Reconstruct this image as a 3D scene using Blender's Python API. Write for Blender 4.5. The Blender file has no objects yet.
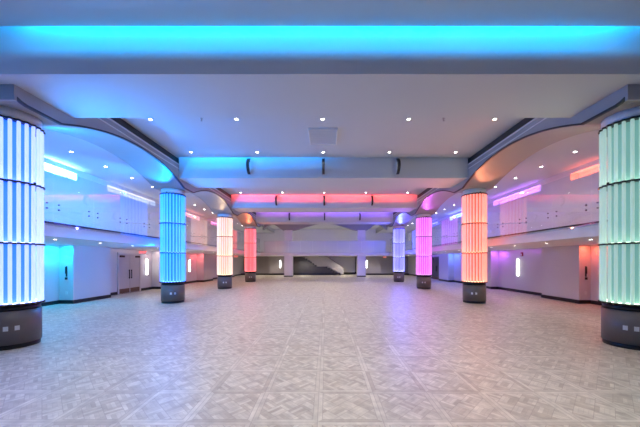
import bpy, bmesh, math, random
from mathutils import Vector, Matrix
random.seed(7)
S = bpy.context.scene
COL = S.collection
PI = math.pi
# ------------------------------------------------------------------ camera
cam_d = bpy.data.cameras.new('camera')
cam = bpy.data.objects.new('camera', cam_d); COL.objects.link(cam)
cam.location = (0.09, 0.0, 1.75)
cam.rotation_euler = (PI/2, 0, 0)
cam_d.sensor_width = 36.0
cam_d.lens = 284*36/640
cam_d.shift_x = -5.7/640
cam_d.shift_y = 48.1/640
cam_d.clip_start = 0.05; cam_d.clip_end = 200
S.camera = cam
# ------------------------------------------------------------------ world / view
w = bpy.data.worlds.new('world'); S.world = w; w.use_nodes = True
w.node_tree.nodes['Background'].inputs[0].default_value = (0.6, 0.66, 0.8, 1)
w.node_tree.nodes['Background'].inputs[1].default_value = 0.3
S.view_settings.view_transform = 'Standard'
S.view_settings.look = 'None'
S.view_settings.gamma = 1
S.view_settings.use_curve_mapping = False
S.view_settings.exposure = 0.0
try:
    S.cycles.use_denoising = True
    S.cycles.max_bounces = 8
    S.cycles.diffuse_bounces = 5
    S.cycles.transparent_max_bounces = 12
    S.cycles.sample_clamp_indirect = 6
    S.cycles.caustics_reflective = False
    S.cycles.caustics_refractive = False
except Exception:
    pass
# light levels
P_DOWN = 200      # hall downlights
P_AISLE = 30      # balcony ceiling downlights
P_SOFFIT = 26     # downlights under the balconies
P_COVE = 1.0      # multiplier of the cove strips
TUBE = 1.0        # multiplier of the column glow

# ------------------------------------------------------------------ materials
def mat(name, col, rough=0.5, metal=0.0, spec=0.5, noise=0.0, nscale=6.0, coat=0.0):
    m = bpy.data.materials.new(name); m.use_nodes = True
    nt = m.node_tree; b = nt.nodes['Principled BSDF']
    b.inputs['Roughness'].default_value = rough
    b.inputs['Metallic'].default_value = metal
    b.inputs['Specular IOR Level'].default_value = spec
    if coat: b.inputs['Coat Weight'].default_value = coat
    if noise > 0:
        tc = nt.nodes.new('ShaderNodeTexCoord'); n = nt.nodes.new('ShaderNodeTexNoise')
        n.inputs['Scale'].default_value = nscale; n.inputs['Detail'].default_value = 5
        mx = nt.nodes.new('ShaderNodeMix'); mx.data_type = 'RGBA'
        nt.links.new(tc.outputs['Object'], n.inputs['Vector'])
        nt.links.new(n.outputs['Fac'], mx.inputs['Factor'])
        mx.inputs['A'].default_value = (*[c*(1-noise) for c in col], 1)
        mx.inputs['B'].default_value = (*[min(1, c*(1+noise)) for c in col], 1)
        nt.links.new(mx.outputs['Result'], b.inputs['Base Color'])
        bp = nt.nodes.new('ShaderNodeBump'); bp.inputs['Strength'].default_value = 0.04
        nt.links.new(n.outputs['Fac'], bp.inputs['Height']); nt.links.new(bp.outputs['Normal'], b.inputs['Normal'])
    else:
        b.inputs['Base Color'].default_value = (*col, 1)
    return m

def emis(name, col, s):
    m = bpy.data.materials.new(name); m.use_nodes = True
    b = m.node_tree.nodes['Principled BSDF']
    b.inputs['Base Color'].default_value = (*[0.12+0.6*c for c in col], 1)
    b.inputs['Emission Color'].default_value = (*col, 1)
    b.inputs['Emission Strength'].default_value = s
    b.inputs['Roughness'].default_value = 0.3
    return m

def tube_mat(name, col, s):
    m = bpy.data.materials.new(name); m.use_nodes = True
    nt = m.node_tree; nt.nodes.clear()
    out = nt.nodes.new('ShaderNodeOutputMaterial')
    em = nt.nodes.new('ShaderNodeEmission'); em.inputs[0].default_value = (*col, 1); em.inputs[1].default_value = s
    tr = nt.nodes.new('ShaderNodeBsdfTranslucent'); tr.inputs[0].default_value = (0.9, 0.93, 0.95, 1)
    df = nt.nodes.new('ShaderNodeBsdfDiffuse'); df.inputs[0].default_value = (0.6, 0.62, 0.64, 1)
    gl = nt.nodes.new('ShaderNodeBsdfGlossy'); gl.inputs['Roughness'].default_value = 0.15
    m1 = nt.nodes.new('ShaderNodeMixShader'); m1.inputs[0].default_value = 0.45
    nt.links.new(tr.outputs[0], m1.inputs[1]); nt.links.new(df.outputs[0], m1.inputs[2])
    m2 = nt.nodes.new('ShaderNodeMixShader'); m2.inputs[0].default_value = 0.05
    nt.links.new(m1.outputs[0], m2.inputs[1]); nt.links.new(gl.outputs[0], m2.inputs[2])
    ad = nt.nodes.new('ShaderNodeAddShader')
    nt.links.new(m2.outputs[0], ad.inputs[0]); nt.links.new(em.outputs[0], ad.inputs[1])
    nt.links.new(ad.outputs[0], out.inputs[0])
    return m

def glass_mat(name, tint=(0.93, 0.97, 0.98), base=0.07, rough=0.02, frost=0.0):
    m = bpy.data.materials.new(name); m.use_nodes = True
    nt = m.node_tree; nt.nodes.clear()
    out = nt.nodes.new('ShaderNodeOutputMaterial')
    tp = nt.nodes.new('ShaderNodeBsdfTransparent'); tp.inputs[0].default_value = (*tint, 1)
    gl = nt.nodes.new('ShaderNodeBsdfGlossy'); gl.inputs['Roughness'].default_value = rough
    lw = nt.nodes.new('ShaderNodeLayerWeight'); lw.inputs[0].default_value = 0.5
    fr = nt.nodes.new('ShaderNodeMath'); fr.operation = 'POWER'; fr.inputs[1].default_value = 4.0
    nt.links.new(lw.outputs['Facing'], fr.inputs[0])
    ad = nt.nodes.new('ShaderNodeMath'); ad.operation = 'ADD'; ad.inputs[1].default_value = base; ad.use_clamp = True
    nt.links.new(fr.outputs[0], ad.inputs[0])
    mx = nt.nodes.new('ShaderNodeMixShader')
    nt.links.new(ad.outputs[0], mx.inputs[0]); nt.links.new(tp.outputs[0], mx.inputs[1]); nt.links.new(gl.outputs[0], mx.inputs[2])
    last = mx
    if frost > 0:
        df = nt.nodes.new('ShaderNodeBsdfDiffuse'); df.inputs[0].default_value = (0.8, 0.86, 0.88, 1)
        m2 = nt.nodes.new('ShaderNodeMixShader'); m2.inputs[0].default_value = frost
        nt.links.new(mx.outputs[0], m2.inputs[1]); nt.links.new(df.outputs[0], m2.inputs[2]); last = m2
    nt.links.new(last.outputs[0], out.inputs[0])
    return m

def floor_mat():
    m = bpy.data.materials.new('parquet'); m.use_nodes = True
    nt = m.node_tree; b = nt.nodes['Principled BSDF']; L = nt.links.new
    def M(op, a, c=None, clamp=False):
        n = nt.nodes.new('ShaderNodeMath'); n.operation = op; n.use_clamp = clamp
        for i, v in enumerate((a, c)):
            if v is None: continue
            if isinstance(v, (int, float)): n.inputs[i].default_value = v
            else: L(v, n.inputs[i])
        return n.outputs[0]
    T = 0.72
    geo = nt.nodes.new('ShaderNodeNewGeometry'); sp = nt.nodes.new('ShaderNodeSeparateXYZ')
    L(geo.outputs['Position'], sp.inputs[0])
    U = M('DIVIDE', M('ADD', sp.outputs[0], 72.0), T); V = M('DIVIDE', M('ADD', sp.outputs[1], 72.0-0.217), T)
    u = M('FRACT', U); v = M('FRACT', V); tu = M('FLOOR', U); tv = M('FLOOR', V)
    du = M('ABSOLUTE', M('SUBTRACT', u, 0.5)); dv = M('ABSOLUTE', M('SUBTRACT', v, 0.5))
    dmax = M('MAXIMUM', du, dv)
    border = M('GREATER_THAN', dmax, 0.425)
    # diagonal basket weave
    k = 2.9
    a = M('MULTIPLY', M('ADD', M('SUBTRACT', u, 0.5), M('SUBTRACT', v, 0.5)), k)
    c = M('MULTIPLY', M('SUBTRACT', u, v), k)
    a = M('ADD', a, 20.5); c = M('ADD', c, 20.5)
    fa = M('FLOOR', a); fc = M('FLOOR', c)
    par = M('MODULO', M('ADD', fa, fc), 2.0)
    ra = M('FRACT', a); rc = M('FRACT', c)
    n1 = nt.nodes.new('ShaderNodeMix'); n1.data_type = 'FLOAT'
    L(par, n1.inputs['Factor']); L(ra, n1.inputs['A']); L(rc, n1.inputs['B'])
    s = n1.outputs['Result']
    s4 = M('MULTIPLY', s, 4.0); plank = M('FLOOR', s4); pf = M('FRACT', s4)
    # seams
    seam_in = M('MULTIPLY', M('GREATER_THAN', M('ABSOLUTE', M('SUBTRACT', pf, 0.5)), 0.45), 0.6)
    ed = M('MAXIMUM', M('ABSOLUTE', M('SUBTRACT', ra, 0.5)), M('ABSOLUTE', M('SUBTRACT', rc, 0.5)))
    seam_in = M('MAXIMUM', seam_in, M('GREATER_THAN', ed, 0.48))
    seam_b = M('MAXIMUM', M('GREATER_THAN', dmax, 0.494), M('LESS_THAN', M('ABSOLUTE', M('SUBTRACT', dmax, 0.425)), 0.006))
    inv = M('SUBTRACT', 1.0, border)
    seam = M('MAXIMUM', M('MULTIPLY', seam_in, inv), seam_b)
    cmb = nt.nodes.new('ShaderNodeCombineXYZ')
    side = M('MULTIPLY', M('GREATER_THAN', du, dv), 3.0)
    idx = M('ADD', M('MULTIPLY', M('ADD', M('MULTIPLY', fa, 7.3), M('ADD', M('MULTIPLY', fc, 3.1), plank)), inv), M('MULTIPLY', M('ADD', side, 91.7), border))
    L(tu, cmb.inputs[0]); L(tv, cmb.inputs[1]); L(idx, cmb.inputs[2])
    wn = nt.nodes.new('ShaderNodeTexWhiteNoise'); wn.noise_dimensions = '3D'; L(cmb.outputs[0], wn.inputs['Vector'])
    cr = nt.nodes.new('ShaderNodeValToRGB'); L(wn.outputs['Value'], cr.inputs[0])
    e = cr.color_ramp.elements
    e[0].position = 0; e[0].color = (0.50, 0.445, 0.365, 1); e[1].position = 1; e[1].color = (0.70, 0.66, 0.565, 1)
    x = e.new(0.5); x.color = (0.61, 0.565, 0.475, 1)
    no = nt.nodes.new('ShaderNodeTexNoise'); no.inputs['Scale'].default_value = 9; no.inputs['Detail'].default_value = 8
    L(geo.outputs['Position'], no.inputs['Vector'])
    mx = nt.nodes.new('ShaderNodeMix'); mx.data_type = 'RGBA'; mx.blend_type = 'MULTIPLY'
    mx.inputs['Factor'].default_value = 0.35
    L(cr.outputs[0], mx.inputs['A']); L(no.outputs['Color'], mx.inputs['B'])
    hs = nt.nodes.new('ShaderNodeRGBToBW'); L(no.outputs['Color'], hs.inputs[0])
    rr = nt.nodes.new('ShaderNodeMapRange'); L(hs.outputs[0], rr.inputs[0]); rr.inputs[1].default_value = .3; rr.inputs[2].default_value = .7
    rr.inputs[3].default_value = .75; rr.inputs[4].default_value = 1.15
    cc = nt.nodes.new('ShaderNodeCombineColor')
    for i in range(3): L(rr.outputs[0], cc.inputs[i])
    mx.inputs['Factor'].default_value = 1.0
    L(cc.outputs[0], mx.inputs['B'])
    m2 = nt.nodes.new('ShaderNodeMix'); m2.data_type = 'RGBA'
    L(M('MULTIPLY', seam, 0.6), m2.inputs['Factor']); L(mx.outputs['Result'], m2.inputs['A']); m2.inputs['B'].default_value = (0.36, 0.31, 0.26, 1)
    L(m2.outputs['Result'], b.inputs['Base Color'])
    b.inputs['Roughness'].default_value = 0.42
    b.inputs['Specular IOR Level'].default_value = 0.4
    bp = nt.nodes.new('ShaderNodeBump'); bp.inputs['Strength'].default_value = 0.12; bp.inputs['Distance'].default_value = 0.01
    L(M('SUBTRACT', 1.0, seam), bp.inputs['Height']); L(bp.outputs['Normal'], b.inputs['Normal'])
    return m

WHITE = mat('white_paint', (0.80, 0.80, 0.81), 0.6, noise=0.02, nscale=3)
CEIL = mat('ceiling_paint', (0.56, 0.57, 0.59), 0.7, noise=0.015, nscale=2)
WALL = mat('wall_covering', (0.62, 0.60, 0.62), 0.55, noise=0.04, nscale=20)
GREYW = mat('grey_wall_covering', (0.36, 0.34, 0.35), 0.6, noise=0.05, nscale=20)
BALW = mat('balcony_wall_paint', (0.70, 0.71, 0.73), 0.6, noise=0.03)
FASC = mat('grey_fascia_paint', (0.34, 0.35, 0.38), 0.5, noise=0.03)
SOFF = mat('taupe_soffit_paint', (0.34, 0.31, 0.28), 0.5, noise=0.03)
DARKLINE = mat('dark_bead', (0.03, 0.03, 0.035), 0.4)
BLACK = mat('black_base', (0.012, 0.012, 0.014), 0.35)
BRONZE = mat('dark_bronze', (0.06, 0.045, 0.035), 0.3, metal=0.8)
PED = mat('taupe_laminate', (0.16, 0.135, 0.125), 0.35, noise=0.08, nscale=14)
PLATE = mat('white_plate', (0.75, 0.75, 0.74), 0.4)
STEEL = mat('brushed_steel', (0.45, 0.45, 0.47), 0.3, metal=1.0)
DARKST = mat('dark_metal', (0.05, 0.05, 0.055), 0.35, metal=0.6)
DOORM = mat('door_paint', (0.52, 0.49, 0.52), 0.45)
KICK = mat('bronze_kick_plate', (0.16, 0.10, 0.08), 0.35, metal=0.7)
BOLT = mat('bolt_steel', (0.16, 0.16, 0.18), 0.35, metal=0.7)
RED = mat('red_plastic', (0.35, 0.03, 0.03), 0.4)
SLATE = mat('slate_door', (0.10, 0.11, 0.13), 0.5)
GRILLE = mat('vent_grille', (0.66, 0.67, 0.70), 0.5)
STAIR = mat('stair_concrete', (0.42, 0.41, 0.37), 0.6, noise=0.05)
DKPANEL = mat('dark_panel', (0.035, 0.035, 0.042), 0.5)
FLOORM = floor_mat()
GLASS = glass_mat('balustrade_glass')
FROST = glass_mat('frosted_glass', base=0.08, rough=0.3, frost=0.65)
LENS = emis('lamp_lens', (1.0, 0.95, 0.88), 22)
SCONCE = emis('sconce_light', (1.0, 0.98, 0.95), 7)
EXITM = emis('exit_red', (1.0, 0.10, 0.06), 2.2)

# ------------------------------------------------------------------ mesh helpers
class MB:
    def __init__(s): s.v = []; s.f = []
    def add(s, vs, fs):
        o = len(s.v); s.v += [tuple(p) for p in vs]; s.f += [[i+o for i in f] for f in fs]; return s
    def box(s, x0, x1, y0, y1, z0, z1):
        vs = [(x, y, z) for z in (z0, z1) for y in (y0, y1) for x in (x0, x1)]
        return s.add(vs, [(0,2,3,1),(4,5,7,6),(0,1,5,4),(2,6,7,3),(0,4,6,2),(1,3,7,5)])
    def cyl(s, c, r, h, n=24, axis='z', r2=None, caps=True):
        r2 = r if r2 is None else r2
        vs = []
        for k, rr in ((0, r), (1, r2)):
            for i in range(n):
                a = 2*PI*i/n; p, q = rr*math.cos(a), rr*math.sin(a); t = k*h
                if axis == 'z': vs.append((c[0]+p, c[1]+q, c[2]+t))
                elif axis == 'y': vs.append((c[0]+p, c[1]+t, c[2]-q))
                else: vs.append((c[0]+t, c[1]+p, c[2]+q))
        fs = [(i, (i+1) % n, n+(i+1) % n, n+i) for i in range(n)]
        if caps: fs += [tuple(range(n-1, -1, -1)), tuple(range(n, 2*n))]
        return s.add(vs, fs)
    def lathe(s, prof, n=48):
        vs = []; m = len(prof)
        for i in range(n):
            a = 2*PI*i/n
            for r, z in prof: vs.append((r*math.cos(a), r*math.sin(a), z))
        fs = []
        for i in range(n):
            j = (i+1) % n
            for k in range(m):
                l = (k+1) % m
                fs.append((i*m+k, j*m+k, j*m+l, i*m+l))
        return s.add(vs, fs)
    def prism(s, pts, axis, a, b):
        # pts: 2-D outline, extruded along axis from a to b
        n = len(pts); vs = []
        for t in (a, b):
            for p, q in pts:
                vs.append({'x': (t, p, q), 'y': (p, t, q), 'z': (p, q, t)}[axis])
        fs = [(i, (i+1) % n, n+(i+1) % n, n+i) for i in range(n)]
        fs += [tuple(range(n-1, -1, -1)), tuple(range(n, 2*n))]
        return s.add(vs, fs)
    def build(s, name, m, parent=None, smooth=False, loc=None, bevel=0):
        me = bpy.data.meshes.new(name); me.from_pydata(s.v, [], s.f)
        bm = bmesh.new(); bm.from_mesh(me); bmesh.ops.recalc_face_normals(bm, faces=bm.faces)
        bm.to_mesh(me); bm.free()
        me.materials.append(m)
        if smooth:
            for p in me.polygons: p.use_smooth = len(p.vertices) == 4
        o = bpy.data.objects.new(name, me); COL.objects.link(o)
        if parent: o.parent = parent
        if loc: o.location = loc
        if bevel:
            bv = o.modifiers.new('bevel', 'BEVEL'); bv.width = bevel; bv.segments = 2; bv.limit_method = 'ANGLE'
        return o

def tag(o, label=None, cat=None, group=None, kind=None):
    if label: o['label'] = label
    if cat: o['category'] = cat
    if group: o['group'] = group
    if kind: o['kind'] = kind
    return o
def thing(name, label, cat, loc=(0, 0, 0), rz=0, group=None):
    o = bpy.data.objects.new(name, None); COL.objects.link(o)
    o.location = loc; o.rotation_euler = (0, 0, rz); o.empty_display_size = 0.2
    return tag(o, label, cat, group)
def struct(name, mb, m, **k):
    o = mb.build(name, m, **k); o['kind'] = 'structure'; return o
def copy_tree(o, parent=None):
    c = o.copy(); COL.objects.link(c); c.parent = parent
    for ch in list(o.children): copy_tree(ch, c)
    return c
def ordinal(i): return ['first', 'second', 'third', 'fourth', 'fifth', 'sixth', 'seventh', 'eighth', 'ninth', 'tenth', 'eleventh', 'twelfth', 'thirteenth', 'fourteenth', 'fifteenth', 'sixteenth', 'seventeenth', 'eighteenth', 'nineteenth', 'twentieth', 'twenty-first', 'twenty-second'][i]

# ------------------------------------------------------------------ dimensions
SP = 6.29                       # bay
COLY = [5.95+SP*k for k in range(4)]
COLX = 6.49
BEAM_F = [5.06+SP*k for k in range(-1, 4)]
BEAM_B = [y+1.54 for y in BEAM_F]
ZB, ZC = 5.09, 5.89
Y0, Y1 = -4.0, 40.0             # hall back to front
FX = 5.78                       # inner plane of the arcades
GX = 7.05                       # outer plane of the arcades
BX = 7.39                       # balcony front
ZS, ZBF = 2.44, 2.84            # balcony soffit and floor
ZBC = 5.70                      # balcony ceiling
WX = {-1: 10.40, 1: 10.62}      # projecting wall piers
RX = {-1: 10.98, 1: 11.10}      # recessed wall planes
YE = 33.0                       # far balcony front

YA0, YA1 = 5.40, 25.7
# ------------------------------------------------------------------ setting: floor and ceilings
struct('floor', MB().box(-11.6, 11.6, Y0-0.2, Y1+0.2, -0.2, 0), FLOORM)
SLOT = 0.06
mb = MB()
mb.box(-FX-0.3, FX+0.3, BEAM_F[0]-3.0, BEAM_F[0]-SLOT, ZC, ZC+0.02)
for i in range(4):
    mb.box(-FX-0.3, FX+0.3, BEAM_B[i], BEAM_F[i+1]-SLOT, ZC, ZC+0.02)
mb.box(-FX-0.3, FX+0.3, BEAM_B[4], YE+0.5, 6.45, 6.50).box(-GX, -FX-0.3, 25.7, YE+0.5, 6.45, 6.50).box(FX+0.3, GX, 25.7, YE+0.5, 6.45, 6.50)
mb.box(-11.6, 11.6, Y0-0.2, Y1+0.2, 6.60, 6.80)
mb.box(-GX, -FX-0.3, Y0, YA0-0.05, ZC, ZC+0.02).box(FX+0.3, GX, Y0, YA0-0.05, ZC, ZC+0.02)
struct('ceiling', mb, CEIL)
for i in range(5):
    mb = MB().box(-FX, FX, BEAM_F[i], BEAM_B[i], ZB, 6.60)
    if i < 2:       # the near beams run on over the aisle up to the end of the arcades
        ye = min(BEAM_B[i], YA0-0.05)
        mb.box(-GX, -FX, BEAM_F[i], ye, ZB, 6.60).box(FX, GX, BEAM_F[i], ye, ZB, 6.60)
    struct('ceiling_beam', mb, CEIL)
# side ceilings over the balconies
for s, nm in ((-1, 'left'), (1, 'right')):
    struct('ceiling_'+nm, MB().box(*sorted((s*GX, s*11.4)), Y0, Y1, ZBC, ZBC+0.06), CEIL)
struct('wall_back', MB().box(-11.6, 11.6, Y0-0.2, Y0, 0, 6.6), WALL)

# ------------------------------------------------------------------ arcades
def arch_z(y):
    k = round((y-9.07)/SP); t = (y-(9.07+SP*k))/2.75
    return max(4.80, 5.37-0.57*t*t)
def arch_pts(y0, y1, n=220):
    return [(y0+(y1-y0)*i/n, arch_z(y0+(y1-y0)*i/n)) for i in range(n+1)]
YA0, YA1 = 5.40, 25.7
for s, nm in ((-1, 'left'), (1, 'right')):
    low = arch_pts(YA0, YA1)
    mb = MB()
    n = len(low)
    x0, x1 = sorted((s*(FX+0.06), s*GX))
    vs = [(x, y, z) for x in (x0, x1) for (y, z) in low] + [(x, y, 6.6) for x in (x0, x1) for (y, z) in low]
    fs = []
    for i in range(n-1):
        fs += [(i, i+1, n+i+1, n+i), (2*n+i, 3*n+i, 3*n+i+1, 2*n+i+1), (i, 2*n+i, 2*n+i+1, i+1), (n+i, n+i+1, 3*n+i+1, 3*n+i)]
    fs += [(0, n, 3*n, 2*n), (n-1, 3*n-1, 4*n-1, 2*n-1)]
    mb.add(vs, fs)
    a = struct('trim_1' if s < 0 else 'trim_2', mb, SOFF)
    a.name = 'arcade_'+nm
    # grey fascia with mouldings facing the hall and wrapping the near end
    mb = MB()
    def strip(xa, xb, lowf, highf, off=0.0):
        xa, xb = sorted((s*xa, s*xb)); vs = []
        for (y, z) in low:
            lo = lowf(z); hi = highf(z)
            vs += [(xa, y, lo), (xb, y, lo), (xb, y, hi), (xa, y, hi)]
        fs = []
        for i in range(n-1):
            for k in range(4):
                l = (k+1) % 4
                fs.append((i*4+k, (i+1)*4+k, (i+1)*4+l, i*4+l))
        fs += [(0, 1, 2, 3), ((n-1)*4+3, (n-1)*4+2, (n-1)*4+1, (n-1)*4)]
        mb.add(vs, fs)
    strip(FX-0.0, FX+0.06, lambda z: z, lambda z: 5.66)
    mb.box(*sorted((s*(FX), s*(GX))), YA0-0.05, YA0, 4.80, 6.6)
    struct('trim_%d' % (3 if s < 0 else 4), mb, FASC)
    mb = MB(); strip(FX-0.025, FX+0.05, lambda z: 5.60, lambda z: 5.64)
    strip(FX-0.015, FX+0.05, lambda z: 5.44, lambda z: 5.47)
    struct('trim_%d' % (5 if s < 0 else 6), mb, GRILLE)
    mb = MB(); strip(FX-0.012, FX+0.05, lambda z: z-0.012, lambda z: z+0.03)
    mb.box(*sorted((s*(FX+0.05), s*(FX+0.058))), YA0, YA1, 5.66, 5.89)
    struct('trim_%d' % (7 if s < 0 else 8), mb, DARKLINE)

# ------------------------------------------------------------------ side walls, balconies
UPSLOTS = [(10.6, 12.2), (13.9, 17.8), (20.2, 24.1), (26.5, 30.4)]
PIERS = [(5.5, 7.5), (11.8, 13.84), (18.1, 20.1), (24.4, 26.4), (30.6, 32.6)]
for s, nm in ((-1, 'left'), (1, 'right')):
    wl = WALL
    mb = MB(); mb.box(*sorted((s*RX[s], s*11.6)), Y0, Y1, 0, ZS)
    struct('wall_'+nm, mb, wl)
    for (a, b) in PIERS:
        struct('wall_'+nm+'_pier', MB().box(*sorted((s*WX[s], s*RX[s])), a, b, 0, ZS), WALL)
    # black baseboard following the piers
    mb = MB(); t = 0.02; ys = Y0
    for (a, b) in PIERS+[(Y1, Y1)]:
        mb.box(*sorted((s*(RX[s]-t), s*RX[s])), ys, min(a, Y1), 0, 0.15)
        if a < Y1:
            mb.box(*sorted((s*(WX[s]-t), s*(WX[s]))), a-t, b+t, 0, 0.15)
            mb.box(*sorted((s*WX[s], s*RX[s])), a-t, a, 0, 0.15)
            mb.box(*sorted((s*WX[s], s*RX[s])), b, b+t, 0, 0.15)
        ys = b
    struct('baseboard_'+nm, mb, BLACK)
    # balcony slab
    struct('balcony_'+nm, MB().box(*sorted((s*BX, s*11.6)), Y0, Y1, ZS, ZBF), WHITE)
    struct('trim_%d' % (9 if s < 0 else 10), MB().box(*sorted((s*(BX-0.035), s*(BX+0.05))), Y0, YE-0.4, ZBF-0.055, ZBF-0.01), DARKST)
    # upper wall with niches for the colour wash
    mb = MB(); mb.box(*sorted((s*10.95, s*11.6)), Y0, Y1, ZBF, ZBC)
    mb.box(*sorted((s*10.6, s*10.95)), Y0, Y1, ZBF, 5.22).box(*sorted((s*10.6, s*10.95)), Y0, Y1, 5.52, ZBC)
    ys = Y0
    for (a, b) in UPSLOTS+[(Y1, Y1)]:
        mb.box(*sorted((s*10.6, s*10.95)), ys, a, 5.22, 5.52); ys = b
    struct('wall_'+nm+'_upper', mb, BALW)
    struct('wall_'+nm+'_near_bulkhead', MB().box(*sorted((s*GX, s*(GX+0.1))), Y0, YA0-0.05, ZBC-0.3, 6.6), CEIL)
    struct('wall_'+nm+'_bulkhead', MB().box(*sorted((s*GX, s*(GX+0.1))), 25.7, Y1, ZBC, 6.6), CEIL)

# ------------------------------------------------------------------ far end
struct('wall_front', MB().box(-11.6, 11.6, Y1, Y1+0.2, 0, 6.6).box(-11.6, -7.3, 38.0, Y1, 0, ZS).box(7.3, 11.6, 38.0, Y1, 0, ZS), GREYW)
struct('wall_front_pier', MB().box(-7.3, -5.2, 37.2, 38.4, 0, ZS).box(5.2, 7.3, 37.2, 38.4, 0, ZS), GREYW)
struct('baseboard_front', MB().box(-5.6, 5.6, Y1-0.04, Y1, 0, 0.35).box(-11, -5.2, 37.15, 37.2, 0, 0.2).box(5.2, 11, 37.15, 37.2, 0, 0.2).box(-3.62, 4.12, 38.85, 38.9, 0, 0.3).box(-5.6, -4.2, 37.95, 38.0, 0, 0.25).box(4.2, 5.6, 37.95, 38.0, 0, 0.25), BLACK)
struct('balcony_front', MB().box(-BX, BX, YE-0.4, Y1, ZS, ZBF), WHITE)
struct('trim_11', MB().box(-BX, BX, YE-0.44, YE-0.4, ZBF-0.05, ZBF+0.02), FASC)
# scalloped far fascia: wide bell arch between the pillars, small one at each side
def far_z(x):
    ax = abs(x)
    if ax < 3.75: return 5.38+0.80*(0.5*(1+math.cos(PI*ax/3.75)))**0.75
    if 4.8 < ax < 7.4: return 5.38+0.68*(0.5*(1+math.cos(PI*(ax-6.1)/1.3)))**0.8
    return 5.40
N = 160; xs = [-GX-0.2+(2*GX+0.4)*i/N for i in range(N+1)]
mb = MB(); vs = []; fs = []
for x in xs:
    z = far_z(x); vs += [(x, YE, z), (x, YE+0.5, z), (x, YE+0.5, 6.6), (x, YE, 6.6)]
for i in range(N):
    for k in range(4):
        l = (k+1) % 4; fs.append((i*4+k, (i+1)*4+k, (i+1)*4+l, i*4+l))
fs += [(0, 1, 2, 3), (N*4+3, N*4+2, N*4+1, N*4)]
mb.add(vs, fs); struct('trim_12', mb, FASC)
struct('ceiling_front', MB().box(-GX, GX, YE+0.5, Y1, 6.25, 6.3), CEIL)
for s, side in ((-1, 'left'), (1, 'right')):
    t = thing('square_pillar', 'white square pillar with black foot under the far balcony, %s of the staircase' % side, 'pillar', (s*4.25, 33.4, 0), 0, 'square pillars at the far end')
    MB().box(-0.47, 0.47, -0.47, 0.47, 0.12, ZS).build('lower_shaft', WHITE, t)
    MB().box(-0.45, 0.45, -0.45, 0.45, ZBF, 5.40).build('upper_shaft', WHITE, t)
    MB().box(-0.5, 0.5, -0.5, 0.5, 0, 0.12).build('foot', BLACK, t)

# staircase against the far wall, falling to the right
t = thing('staircase', 'pale staircase with a mid landing descending rightwards behind the far pillars', 'staircase', (0, 37.6, 0))
def zprof(x):    # tread height at x, going down to the right
    if x < -0.9: return None
n1 = 7; rise = ZBF/14
pts = []; x = -2.9; z = ZBF
top = [(x, z)]
for i in range(n1):
    z -= rise; top.append((x, z)); x += 0.30; top.append((x, z))
x += 1.1; top.append((x, z))
for i in range(n1):
    z -= rise; z = max(z, 0.0); top.append((x, z)); x += 0.30; top.append((x, z))
bot = []
mb = MB()
for (x0_, z0_), (x1_, z1_) in zip(top, top[1:]):
    if x1_ > x0_: mb.box(x0_, x1_, -0.9, 0.9, max(0, z0_-0.32), z0_)
mb.build('flight', STAIR, t)
def line_z(x):
    xa, xb, xc = -2.9, -2.9+0.3*7, -2.9+0.3*7+1.1
    xd = xc+2.1
    if x < xb: return ZBF-(x-xa)/(xb-xa)*ZBF/2
    if x < xc: return ZBF/2
    return ZBF/2*(1-(x-xc)/(xd-xc))
kp = [-2.9, -0.8, 0.3, 2.4]
def ribbon(mb, lo, hi, ya, yb):
    vs = []
    for x in kp:
        z = line_z(x); vs += [(x, ya, max(0, z+lo)), (x, yb, max(0, z+lo)), (x, yb, z+hi), (x, ya, z+hi)]
    fs = []
    for i in range(len(kp)-1):
        for k in range(4):
            l = (k+1) % 4; fs.append((i*4+k, (i+1)*4+k, (i+1)*4+l, i*4+l))
    fs += [(0, 1, 2, 3), tuple(len(vs)-1-j for j in range(4))]
    mb.add(vs, fs)
mb = MB(); ribbon(mb, -0.25, 0.12, -0.97, -0.92); mb.build('stringer', STAIR, t)
mb = MB(); ribbon(mb, 0.12, 0.95, -0.95, -0.93); mb.build('balustrade_panel', STAIR, t)
mb = MB(); ribbon(mb, 0.95, 1.0, -0.98, -0.90); mb.build('handrail', DARKST, t)
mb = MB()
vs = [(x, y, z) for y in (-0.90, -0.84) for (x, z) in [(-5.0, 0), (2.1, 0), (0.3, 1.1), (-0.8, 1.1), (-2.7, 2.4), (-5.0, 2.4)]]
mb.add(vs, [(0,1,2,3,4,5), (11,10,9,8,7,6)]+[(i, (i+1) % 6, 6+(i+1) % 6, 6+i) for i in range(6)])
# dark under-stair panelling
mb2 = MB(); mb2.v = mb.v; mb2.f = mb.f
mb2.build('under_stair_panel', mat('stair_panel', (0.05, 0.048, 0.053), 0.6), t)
MB().box(-5.0, 2.0, -1.0, -0.985, 0, 0.3).build('skirting', BLACK, t)
struct('wall_front_stair', MB().box(-3.6, 4.1, 38.9, 39.2, 0, ZS), WALL)
struct('wall_front_upper', MB().box(-10.6, 10.6, 39.6, Y1-0.01, ZBF, 6.25), BALW)
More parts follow.
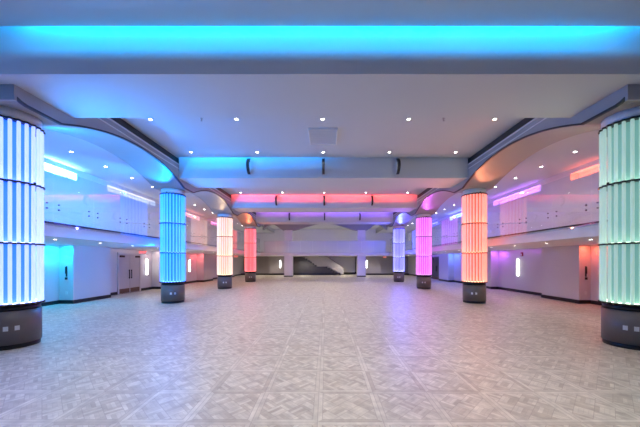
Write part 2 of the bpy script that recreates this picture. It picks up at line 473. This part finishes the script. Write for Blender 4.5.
# ------------------------------------------------------------------ glass balustrades
def balustrade(label, root_loc, rz, n, pitch):
    t = thing('glass_balustrade', label, 'balustrade', root_loc, rz, 'glass balustrades of the balconies')
    for i in range(n):
        y0 = i*pitch
        g = MB().box(-0.008, 0.008, y0+0.012, y0+pitch-0.012, -0.12, 1.46).build('glass_pane', GLASS, t)
        for yy in (y0+0.17, y0+pitch-0.17):
            for zz in (0.34, 0.48):
                MB().cyl((-0.014, yy, zz), 0.022, 0.028, 12, 'x').build('standoff_bolt', BOLT, g)
    return t
for s, nm in ((-1, 'left'), (1, 'right')):
    balustrade('clear glass balustrade with steel bolts along the %s balcony' % nm, (s*(BX-0.06), 5.03, ZBF), 0, 20, 1.35)
t = thing('glass_balustrade', 'pale frosted glass balustrade across the far balcony', 'balustrade', (0, YE-0.47, ZBF), 0, 'glass balustrades of the balconies')
for i in range(10):
    x0 = -7.0+i*1.4
    g = MB().box(x0+0.01, x0+1.39, -0.008, 0.008, -0.12, 1.3).build('glass_pane', FROST, t)

# ------------------------------------------------------------------ glowing columns
RT = 0.455; NT = 24
TZ = [0.90, 2.135, 3.375, 4.61]
def ring_mb(z, h, r0=0.43, ra=0.07):
    pts = []; n = NT*8
    mb = MB()
    for i in range(n):
        a = 2*PI*i/n; ph = (i % 8)/8*2*PI
        r = RT + 0.034 + 0.016*math.cos(ph)
        pts.append((r*math.cos(a), r*math.sin(a)))
    mb.prism(pts, 'z', z, z+h); return mb
def tube_mb(z0, z1, r=0.031):
    mb = MB(); n = 12; vs = []
    for z, rr in ((z0, r*0.8), (z0+0.02, r), (z1-0.02, r), (z1, r*0.8)):
        for i in range(n):
            a = 2*PI*i/n; vs.append((rr*math.cos(a), rr*math.sin(a), z))
    fs = []
    for k in range(3):
        for i in range(n): fs.append((k*n+i, k*n+(i+1) % n, (k+1)*n+(i+1) % n, (k+1)*n+i))
    fs += [tuple(range(n-1, -1, -1)), tuple(range(3*n, 4*n))]
    return mb.add(vs, fs)
tube_mesh = {}
def column(x, y, name, tcol, ts, ccol, cs, lcol, ls, label, rot, upc, upw):
    t = thing('glowing_column', label, 'column', (x, y, 0), rot, 'glowing tube columns along the hall')
    MB().cyl((0, 0, 0), 0.435, 0.09, 48).build('plinth', BLACK, t, smooth=True)
    MB().cyl((0, 0, 0.09), 0.455, 0.67, 64).build('pedestal', PED, t, smooth=True)
    MB().cyl((0, 0, 0.76), 0.44, 0.10, 48).build('pedestal_collar', BLACK, t, smooth=True)
    MB().cyl((0, 0, 4.61), 0.455, 0.19, 48).build('capital', WHITE, t, smooth=True)
    for z in TZ:
        ring_mb(z-0.035, 0.035).build('tube_ring', BRONZE, t)
    tm = tube_mat('tube_glow_'+name, tcol, ts*TUBE); cm = emis('core_glow_'+name, ccol, cs*TUBE); lm = emis('led_'+name, lcol, ls*TUBE)
    me = {}
    for k in range(3):
        z0, z1 = TZ[k], TZ[k+1]-0.035
        MB().cyl((0, 0, z0), 0.345, z1-z0, 48, caps=False).build('light_core', cm, t, smooth=True)
        MB().lathe([(0.345, z0+0.002), (0.425, z0+0.002), (0.425, z0+0.008), (0.345, z0+0.008)], 48).build('led_ring', lm, t)
        proto = None
        for i in range(NT):
            a = 2*PI*(i)/NT; loc = (RT*math.cos(a), RT*math.sin(a), 0)
            if proto is None:
                proto = tube_mb(z0, z1).build('glass_tube', tm, t, smooth=True, loc=loc)
            else:
                c = proto.copy(); COL.objects.link(c); c.parent = t; c.location = loc
    dirs = [(0, -1, 0), (0, 1, 0), (-1, 0, 0), (1, 0, 0)]
    if name in ('azure', 'cyan', 'violet'): dirs.append((math.copysign(1, x), 0, 1))   # low lamp added to colour wall and floor under the balcony
    for (ux, uy, lowl) in dirs:      # added wash lamps with assumed mounts, spreading the column colour onto its surroundings
        hall = ux*x < 0
        pw = upw*(0.55 if hall else 0.4 if (ux*x > 0 and x > 0) else 1.0)
        if lowl: pw = upw*0.3
        zl = 2.135 if lowl else 3.375 if hall else 4.61       # the added hall lamp sits on the third ring
        MB().cyl((ux*0.487, uy*0.487, zl+0.002), 0.022, 0.028, 14).build('added_wash_lamp', DARKST, t)
        d = bpy.data.lights.new('added_wash_light', 'SPOT'); d.energy = pw; d.spot_size = math.radians(140 if hall else 125); d.spot_blend = 1.0
        d.color = upc; d.shadow_soft_size = 0.05
        o = bpy.data.objects.new('added_wash_light', d); COL.objects.link(o); o.parent = t; o.location = (ux*0.56, uy*0.56, zl+0.01)
        o.rotation_euler = Vector((ux, uy+(0.6 if hall and y < 7 else 0), 0.45 if hall else -0.10)).to_track_quat('-Z', 'Y').to_euler()
    # white socket plates on the pedestal, facing the hall centre and the camera
    for da in (-0.17, 0.17):
        a0 = math.atan2(-y, -x+0.0) - rot
        a = a0+da
        p = MB().box(-0.006, 0.006, -0.035, 0.035, -0.045, 0.045).build('socket_plate', PLATE, t, loc=(0.46*math.cos(a), 0.46*math.sin(a), 0.42))
        p.rotation_euler = (0, 0, a)
    return t
W3 = (1, 1, 1)
CS = [
 (-1, 0, 'azure',  (0.24, 0.30, 1.00), 1.2, (0.00, 0.12, 1.00), 1.5, (0.55, 0.68, 1.0), 8, 'nearest left column of white glowing tubes over deep blue light'),
 (-1, 1, 'cyan',   (0.00, 0.13, 1.00), 1.7, (0.00, 0.10, 1.00), 1.6, (0.25, 0.55, 1.0), 6, 'column of bright sky-blue glowing tubes, second on the left side'),
 (-1, 2, 'peach',  (1.00, 0.60, 0.40), 0.6, (1.00, 0.45, 0.26), 0.5, (1.0, 0.85, 0.5), 4.5, 'column of pale cream and peach glowing tubes on the left side'),
 (-1, 3, 'coral',  (1.00, 0.12, 0.14), 0.75, (1.00, 0.05, 0.07), 0.75, (1.0, 0.5, 0.35), 3.5, 'column of coral red glowing tubes, farthest on the left side'),
 (1, 0, 'mint',    (0.34, 0.54, 0.42), 0.40, (0.14, 0.33, 0.30), 0.75, (0.75, 1.0, 0.7), 4.5, 'nearest right column of pale mint green glowing tubes'),
 (1, 1, 'orange',  (1.00, 0.22, 0.15), 0.8, (1.00, 0.13, 0.08), 0.7, (1.0, 0.75, 0.4), 5.0, 'column of salmon orange glowing tubes on the right side'),
 (1, 2, 'magenta', (0.75, 0.13, 0.80), 0.7, (0.50, 0.06, 0.65), 0.7, (1.0, 0.55, 1.0), 4.0, 'column of magenta pink glowing tubes on the right side'),
 (1, 3, 'violet',  (0.12, 0.12, 1.00), 1.5, (0.05, 0.05, 1.00), 1.6, (0.6, 0.65, 1.0), 9, 'column of blue violet glowing tubes, farthest on the right side'),
]
UPL = {'azure': ((0, 0.28, 1), 1150), 'cyan': ((0, 0.27, 1), 800), 'peach': ((1, 0.66, 0.35), 60), 'coral': ((1, 0.2, 0.08), 130),  # colour and power of the added wash lamps, per column
       'mint': ((0.7, 0.85, 0.55), 50), 'orange': ((1, 0.30, 0.14), 180), 'magenta': ((0.65, 0.10, 0.9), 200), 'violet': ((0.06, 0.08, 1), 800)}
for (s, k, nm, tc_, ts, cc_, cs, lc, ls, lab) in CS:
    column(s*COLX, COLY[k], nm, tc_, ts, cc_, cs, lc, ls, lab, 0.0, *UPL[nm])

# ------------------------------------------------------------------ colour strips in the coves
def area(name, loc, sx, sy, col, power, rot=(0, 0, 0), spread=PI):
    d = bpy.data.lights.new(name, 'AREA'); d.shape = 'RECTANGLE'; d.size = sx; d.size_y = sy
    d.color = col; d.energy = power; d.spread = spread
    o = bpy.data.objects.new(name, d); COL.objects.link(o); o.location = loc; o.rotation_euler = rot
    return o
def strip_light(i, segs):
    for (xa, xb, col, p) in segs:
        area('cove_strip_light', ((xa+xb)/2, BEAM_F[i]-0.132, ZC+0.58), xb-xa, 0.03, col, p*(xb-xa)*P_COVE)
strip_light(1, [(-5.3, 5.4, (0.0, 0.40, 1.0), 80)])
strip_light(2, [(-5.6, -2.6, (0.0, 0.30, 1.0), 70), (-2.6, 0.2, (0.0, 0.32, 1.0), 30)])
strip_light(3, [(-5.5, 5.5, (1.0, 0.06, 0.05), 95)])
strip_light(4, [(-5.5, 0.5, (0.45, 0.12, 1.0), 26), (0.5, 5.5, (0.22, 0.10, 1.0), 42)])

# niche washes on side walls: (side, bay, colour, power)
NW = [(-1, 0, (0.0, 0.5, 1.0), 3.0), (-1, 1, (1.0, 0.75, 0.75), 0.4), (-1, 2, (1.0, 0.12, 0.12), 1.0), (-1, 3, (1.0, 0.2, 0.3), 0.7),
      (1, 0, (1.0, 0.14, 0.06), 1.0), (1, 1, (0.55, 0.1, 1.0), 1.0), (1, 2, (0.05, 0.15, 1.0), 1.6), (1, 3, (0.2, 0.1, 1.0), 1.2)]
UP = {(-1, 0): ((0.35, 0.9, 1.0), 8), (-1, 1): ((1.0, 0.95, 0.9), 0.5), (-1, 2): ((1.0, 0.3, 0.3), 1.5), (-1, 3): ((1.0, 0.2, 0.5), 1.5),
      (1, 0): ((1.0, 0.15, 0.08), 2.0), (1, 1): ((0.50, 0.15, 1.0), 2.2), (1, 2): ((0.15, 0.25, 1.0), 5.0), (1, 3): ((0.1, 0.1, 1.0), 3)}
for (s, k, col, p) in NW:
    y1 = PIERS[k+1][0] if k < 4 else 33
    # short niche just before each pier, and the long recess
    area('niche_wash_light', (s*(WX[s]+0.15), y1-0.5, ZS-0.03), 0.2, 0.8, col, 14*p)
    area('recess_wash_light', (s*(RX[s]-0.12), y1-2.6, ZS-0.03), 0.08, 2.6, col, (10 if (s < 0 and k == 0) else 3)*p)
for (s, k), (col, p) in UP.items():
    ya, yb = UPSLOTS[k]
    area('balcony_slot_light', (s*10.66, (ya+yb)/2, 5.235), 0.08, yb-ya-0.1, col, 4*p*(yb-ya), (PI, s*0.5, 0))

# ------------------------------------------------------------------ downlights
def spot(parent, power, col=(1.0, 0.90, 0.74), size=84):
    d = bpy.data.lights.new('lamp', 'SPOT'); d.energy = power; d.spot_size = math.radians(size); d.spot_blend = 0.6
    d.shadow_soft_size = 0.05; d.color = col
    o = bpy.data.objects.new('lamp', d); COL.objects.link(o); o.parent = parent; o.location = (0, 0, -0.03)
    return o
dl_proto = {}
def downlight(loc, label, group, power, r=0.058, size=84):
    key = (r, power)
    if key not in dl_proto:
        t = thing('downlight', label, 'downlight', loc, 0, group)
        MB().lathe([(r*0.8, -0.012), (r*1.15, -0.012), (r*1.15, 0.0), (r*0.8, 0.0)], 24).build('trim_ring', PLATE, t)
        MB().cyl((0, 0, -0.010), r*0.8, 0.006, 20).build('lens', LENS, t)
        spot(t, power, size=size); dl_proto[key] = t
        return t
    c = copy_tree(dl_proto[key]); c.location = loc; c['label'] = label; c['group'] = group
    return c
posn = {-5.0: 'far left', -2.5: 'left of centre', 0.0: 'centre', 2.5: 'right of centre', 5.0: 'far right'}
bay = ['in front of the cyan beam', 'between the cyan and blue beams', 'between the blue and red beams', 'between the red and purple beams', 'beyond the purple beam']
for k in range(0, 4):
    for r, yy in enumerate((1.955+SP*k, 4.44+SP*k - (0.15 if k == 0 else 0))):
        for x in posn:
            near = 'front row' if r == 0 else 'rear row'
            downlight((x, yy, ZC), 'round recessed ceiling downlight, %s, %s, %s' % (posn[x], near, bay[k]), 'downlights in the hall ceiling', P_DOWN*(0.45 if abs(x) > 4 else 1.12))
for x in posn:
    downlight((x, 30.3, 6.45), 'round recessed ceiling downlight, %s, %s' % (posn[x], bay[4]), 'downlights in the hall ceiling', P_DOWN)
for s, nm in ((-1, 'left'), (1, 'right')):
    i = 0; y = 7.0
    while y < 36:
        downlight((s*9.05, y, ZBC), 'small downlight in the %s balcony ceiling, %s from the camera' % (nm, ordinal(i)), 'downlights over the balconies', P_AISLE, 0.065, 140)
        y += 1.6; i += 1
    i = 0; y = 7.0
    while y < 36:
        downlight((s*8.25, y, ZS), 'small downlight under the %s balcony, %s from the camera' % (nm, ordinal(i)), 'downlights under the balconies', P_SOFFIT, 0.06, 140)
        y += 1.75; i += 1
for i, x in enumerate((-8.0, -6.0, -2.6, 2.6, 6.0, 8.0)):
    pw = 260 if abs(x) < 3 else 90
    downlight((x, 35.5, ZS), 'small downlight under the far balcony, %s from the left' % ordinal(i), 'downlights under the far balcony', pw, 0.055, 140)
    downlight((x, 35.8, 6.25), 'small downlight over the far balcony, %s from the left' % ordinal(i), 'downlights over the far balcony', 230, 0.055, 140)

# ceiling vent
t = thing('ceiling_vent', 'large grey louvred air vent in the middle of the hall ceiling', 'air vent', (0.0, 9.35, ZC-0.05))
MB().box(-0.43, 0.43, -0.53, 0.53, 0.0, 0.05).build('housing', GRILLE, t)
mb = MB()
mb.box(-0.46, 0.46, -0.56, -0.53, -0.02, 0.05).box(-0.46, 0.46, 0.53, 0.56, -0.02, 0.05).box(-0.46, -0.43, -0.53, 0.53, -0.02, 0.05).box(0.43, 0.46, -0.53, 0.53, -0.02, 0.05)
mb.build('frame', PLATE, t)
for i in range(7):
    y = -0.42+i*0.14
    MB().prism([(y-0.045, -0.02), (y+0.03, 0.0), (y+0.035, 0.006), (y-0.04, -0.012)], 'x', -0.42, 0.42).build('louvre', GRILLE, t)
# sprinklers
for k, yb_ in enumerate((8.2, 14.5)):
    for x, nm in ((-3.5, 'left'), (3.5, 'right')):
        t = thing('sprinkler_head', 'tiny sprinkler head on the %s of the ceiling %s' % (nm, bay[k+1]), 'sprinkler', (x, yb_, ZC), 0, 'ceiling sprinklers')
        MB().cyl((0, 0, -0.02), 0.035, 0.02, 16).build('rose', STEEL, t)
        MB().cyl((0, 0, -0.07), 0.01, 0.05, 10).build('stem', STEEL, t)
        MB().cyl((0, 0, -0.08), 0.03, 0.008, 12).build('deflector', STEEL, t)

# curved loudspeakers hung in front of the beams
def speaker(x, i, label):
    t = thing('curved_loudspeaker', label, 'loudspeaker', (x, BEAM_F[i], 5.53), 0, 'curved black loudspeakers on the beams')
    n = 16; outer = []; inner = []
    for j in range(n+1):
        a = -0.95+1.9*j/n
        z = 0.31*math.sin(a)/math.sin(0.95)
        f = (math.cos(a)-math.cos(0.95))/(1-math.cos(0.95))
        outer.append((-0.10-0.24*f, z)); inner.append((-0.02-0.22*f, z*0.98))
    MB().prism(outer+inner[::-1], 'x', -0.05, 0.05).build('cabinet', BLACK, t)
    # perforated front grille
    g = []
    for j in range(n+1):
        g.append((outer[j][0]-0.006, outer[j][1]*0.96))
    MB().prism(g+[(p[0]+0.005, p[1]) for p in g[::-1]], 'x', -0.042, 0.042).build('grille', DARKST, t)
    MB().box(-0.02, 0.02, -0.08, 0.0, 0.20, 0.26).build('upper_bracket', DARKST, t)
    MB().box(-0.02, 0.02, -0.08, 0.0, -0.26, -0.20).build('lower_bracket', DARKST, t)
    MB().box(-0.06, 0.06, -0.012, 0.0, -0.28, 0.28).build('back_plate', GRILLE, t)
for i, bn in ((2, 'blue'), (3, 'red'), (4, 'purple')):
    for x, nm in ((-2.95, 'left'), (0.0, 'middle'), (2.95, 'right')):
        speaker(x, i, 'curved black loudspeaker at the %s of the %s lit ceiling beam' % (nm, bn))

# ------------------------------------------------------------------ wall sconces
def sconce(loc, rz, label):
    t = thing('wall_sconce', label, 'wall light', loc, rz, 'vertical bar wall lights')
    MB().box(0.0, 0.03, -0.09, 0.09, -0.5, 0.5).build('back_plate', PLATE, t)
    MB().box(0.03, 0.09, -0.065, 0.065, -0.48, 0.48).build('diffuser', SCONCE, t, bevel=0.015)
sconce((-RX[-1], 17.5, 1.42), 0, 'white vertical bar light beside the double doors on the left wall')
sconce((-RX[-1], 23.0, 1.42), 0, 'white vertical bar light on the red lit left wall')
sconce((RX[1], 16.2, 1.42), PI, 'white vertical bar light on the violet lit right wall')
sconce((RX[1], 22.6, 1.42), PI, 'white vertical bar light on the right wall behind the salmon orange column')
sconce((-5.85, 37.2, 1.42), -PI/2, 'white vertical bar light left of the left far pillar')
sconce((5.45, 37.2, 1.42), -PI/2, 'white vertical bar light right of the right far pillar')
struct('wall_front_bay', MB().box(-5.6, -4.2, 38.0, 38.4, 0, ZS).box(4.2, 5.6, 38.0, 38.4, 0, ZS), GREYW)

# ------------------------------------------------------------------ doors
def double_door(n, s, y0, y1, m, recess):
    X = RX[s]; d = -s
    t = bpy.data.objects.new('door_%d' % n, None); COL.objects.link(t); t.location = (s*X, (y0+y1)/2, 0); t['kind'] = 'structure'
    hw = (y1-y0)/2
    def bx(a, b): return sorted((d*a, d*b))
    MB().box(*bx(0, 0.06), -hw-0.08, -hw, 0, 2.2).box(*bx(0, 0.06), hw, hw+0.08, 0, 2.2).box(*bx(0, 0.06), -hw-0.08, hw+0.08, 2.14, 2.24).build('door_frame', WALL if m is DOORM else SLATE, t)
    for sg in (-1, 1):
        a, b = sorted((sg*0.006, sg*(hw-0.004)))
        l = MB().box(*bx(0, 0.04), a, b, 0.01, 2.13).build('door_leaf', m, t)
        MB().box(*bx(0.04, 0.045), a+0.03, b-0.03, 0.03, 0.27).build('kick_plate', KICK, l)
        c = sg*0.09
        MB().box(*bx(0.07, 0.095), c-0.02, c+0.02, 0.80, 1.30).box(*bx(0.04, 0.07), c-0.012, c+0.012, 0.84, 0.87).box(*bx(0.04, 0.07), c-0.012, c+0.012, 1.23, 1.26).build('pull_handle', DARKST, l)
        e = sg*(hw-0.22)
        MB().box(*bx(0.04, 0.09), e-0.17, e+0.17, 1.98, 2.08).build('door_closer', BRONZE, l)
    return t
double_door(1, -1, 15.15, 16.85, DOORM, 0)
double_door(2, 1, 27.0, 29.2, SLATE, 0)
letter_mesh = None
def sign(label, loc, rz, w=0.34, h=0.2):
    t = thing('exit_sign', label, 'exit sign', loc, rz, 'red exit signs')
    MB().box(-w/2, w/2, 0, 0.05, -h/2, h/2).build('sign_box', PLATE, t)
    global letter_mesh
    c = bpy.data.curves.new('exit_lettering', 'FONT'); c.body = 'EXIT'; c.size = 0.19; c.extrude = 0.003; c.align_x = 'CENTER'; c.align_y = 'CENTER'
    if letter_mesh is None:
        tmp = bpy.data.objects.new('lettering_source', c); COL.objects.link(tmp); bpy.context.view_layer.update()
        letter_mesh = bpy.data.meshes.new_from_object(tmp.evaluated_get(bpy.context.evaluated_depsgraph_get()))
        bpy.data.objects.remove(tmp); letter_mesh.materials.clear(); letter_mesh.materials.append(EXITM)
    o = bpy.data.objects.new('lettering', letter_mesh); COL.objects.link(o); o.parent = t; o.location = (0, -0.006, 0); o.rotation_euler = (PI/2, 0, 0)
    MB().cyl((0, 0.025, h/2), 0.015, 0.05, 10).build('ceiling_mount', STEEL, t)
sign('small red exit sign hanging beside the left double doors', (-10.6, 16.6, ZS-0.15), 0.5)
sign('small red exit sign under the left balcony between the cream and coral columns', (-9.4, 30.0, ZS-0.15), 0.2)
sign('small red exit sign under the balcony beside the far violet column', (7.5, 35.5, ZS-0.15), -0.1)
# alarm strobe on right wall
t = thing('alarm_strobe', 'dark red alarm strobe high on the wall above the right bar light', 'fire alarm', (RX[1], 15.9, 2.16), PI)
MB().box(0, 0.05, -0.08, 0.08, -0.11, 0.11).build('housing', RED, t, bevel=0.01)
MB().box(0.05, 0.07, -0.03, 0.03, -0.07, 0.03).build('strobe_lens', PLATE, t)
# intercom panel + socket on the pier returns facing the hall
for s, nm, c in ((-1, 'left', 'blue'), (1, 'right', 'orange')):
    x = s*(WX[s]+0.27); y = PIERS[1][0]
    t = thing('wall_intercom', 'slim dark wall handset on the %s lit pier of the %s wall' % (c, nm), 'intercom', (x, y, 1.30), 0, 'dark handsets on the side wall piers')
    MB().box(-0.03, 0.03, -0.02, 0, -0.18, 0.26).build('back_plate', DARKST, t, bevel=0.005)
    MB().box(-0.022, 0.022, -0.06, -0.02, -0.05, 0.24).build('handset', BLACK, t, bevel=0.01)
    MB().box(-0.04, 0.04, -0.05, 0, -0.30, -0.20).build('button_box', BLACK, t, bevel=0.005)
    t = thing('wall_socket', 'small pale socket low on the %s lit pier of the %s wall' % (c, nm), 'socket', (x, y, 0.45), 0, 'wall sockets')
    MB().box(-0.045, 0.045, -0.012, 0, -0.06, 0.06).build('plate', PLATE, t)
    MB().box(-0.02, 0.02, -0.018, -0.012, -0.04, 0.04).build('outlet', GRILLE, t)
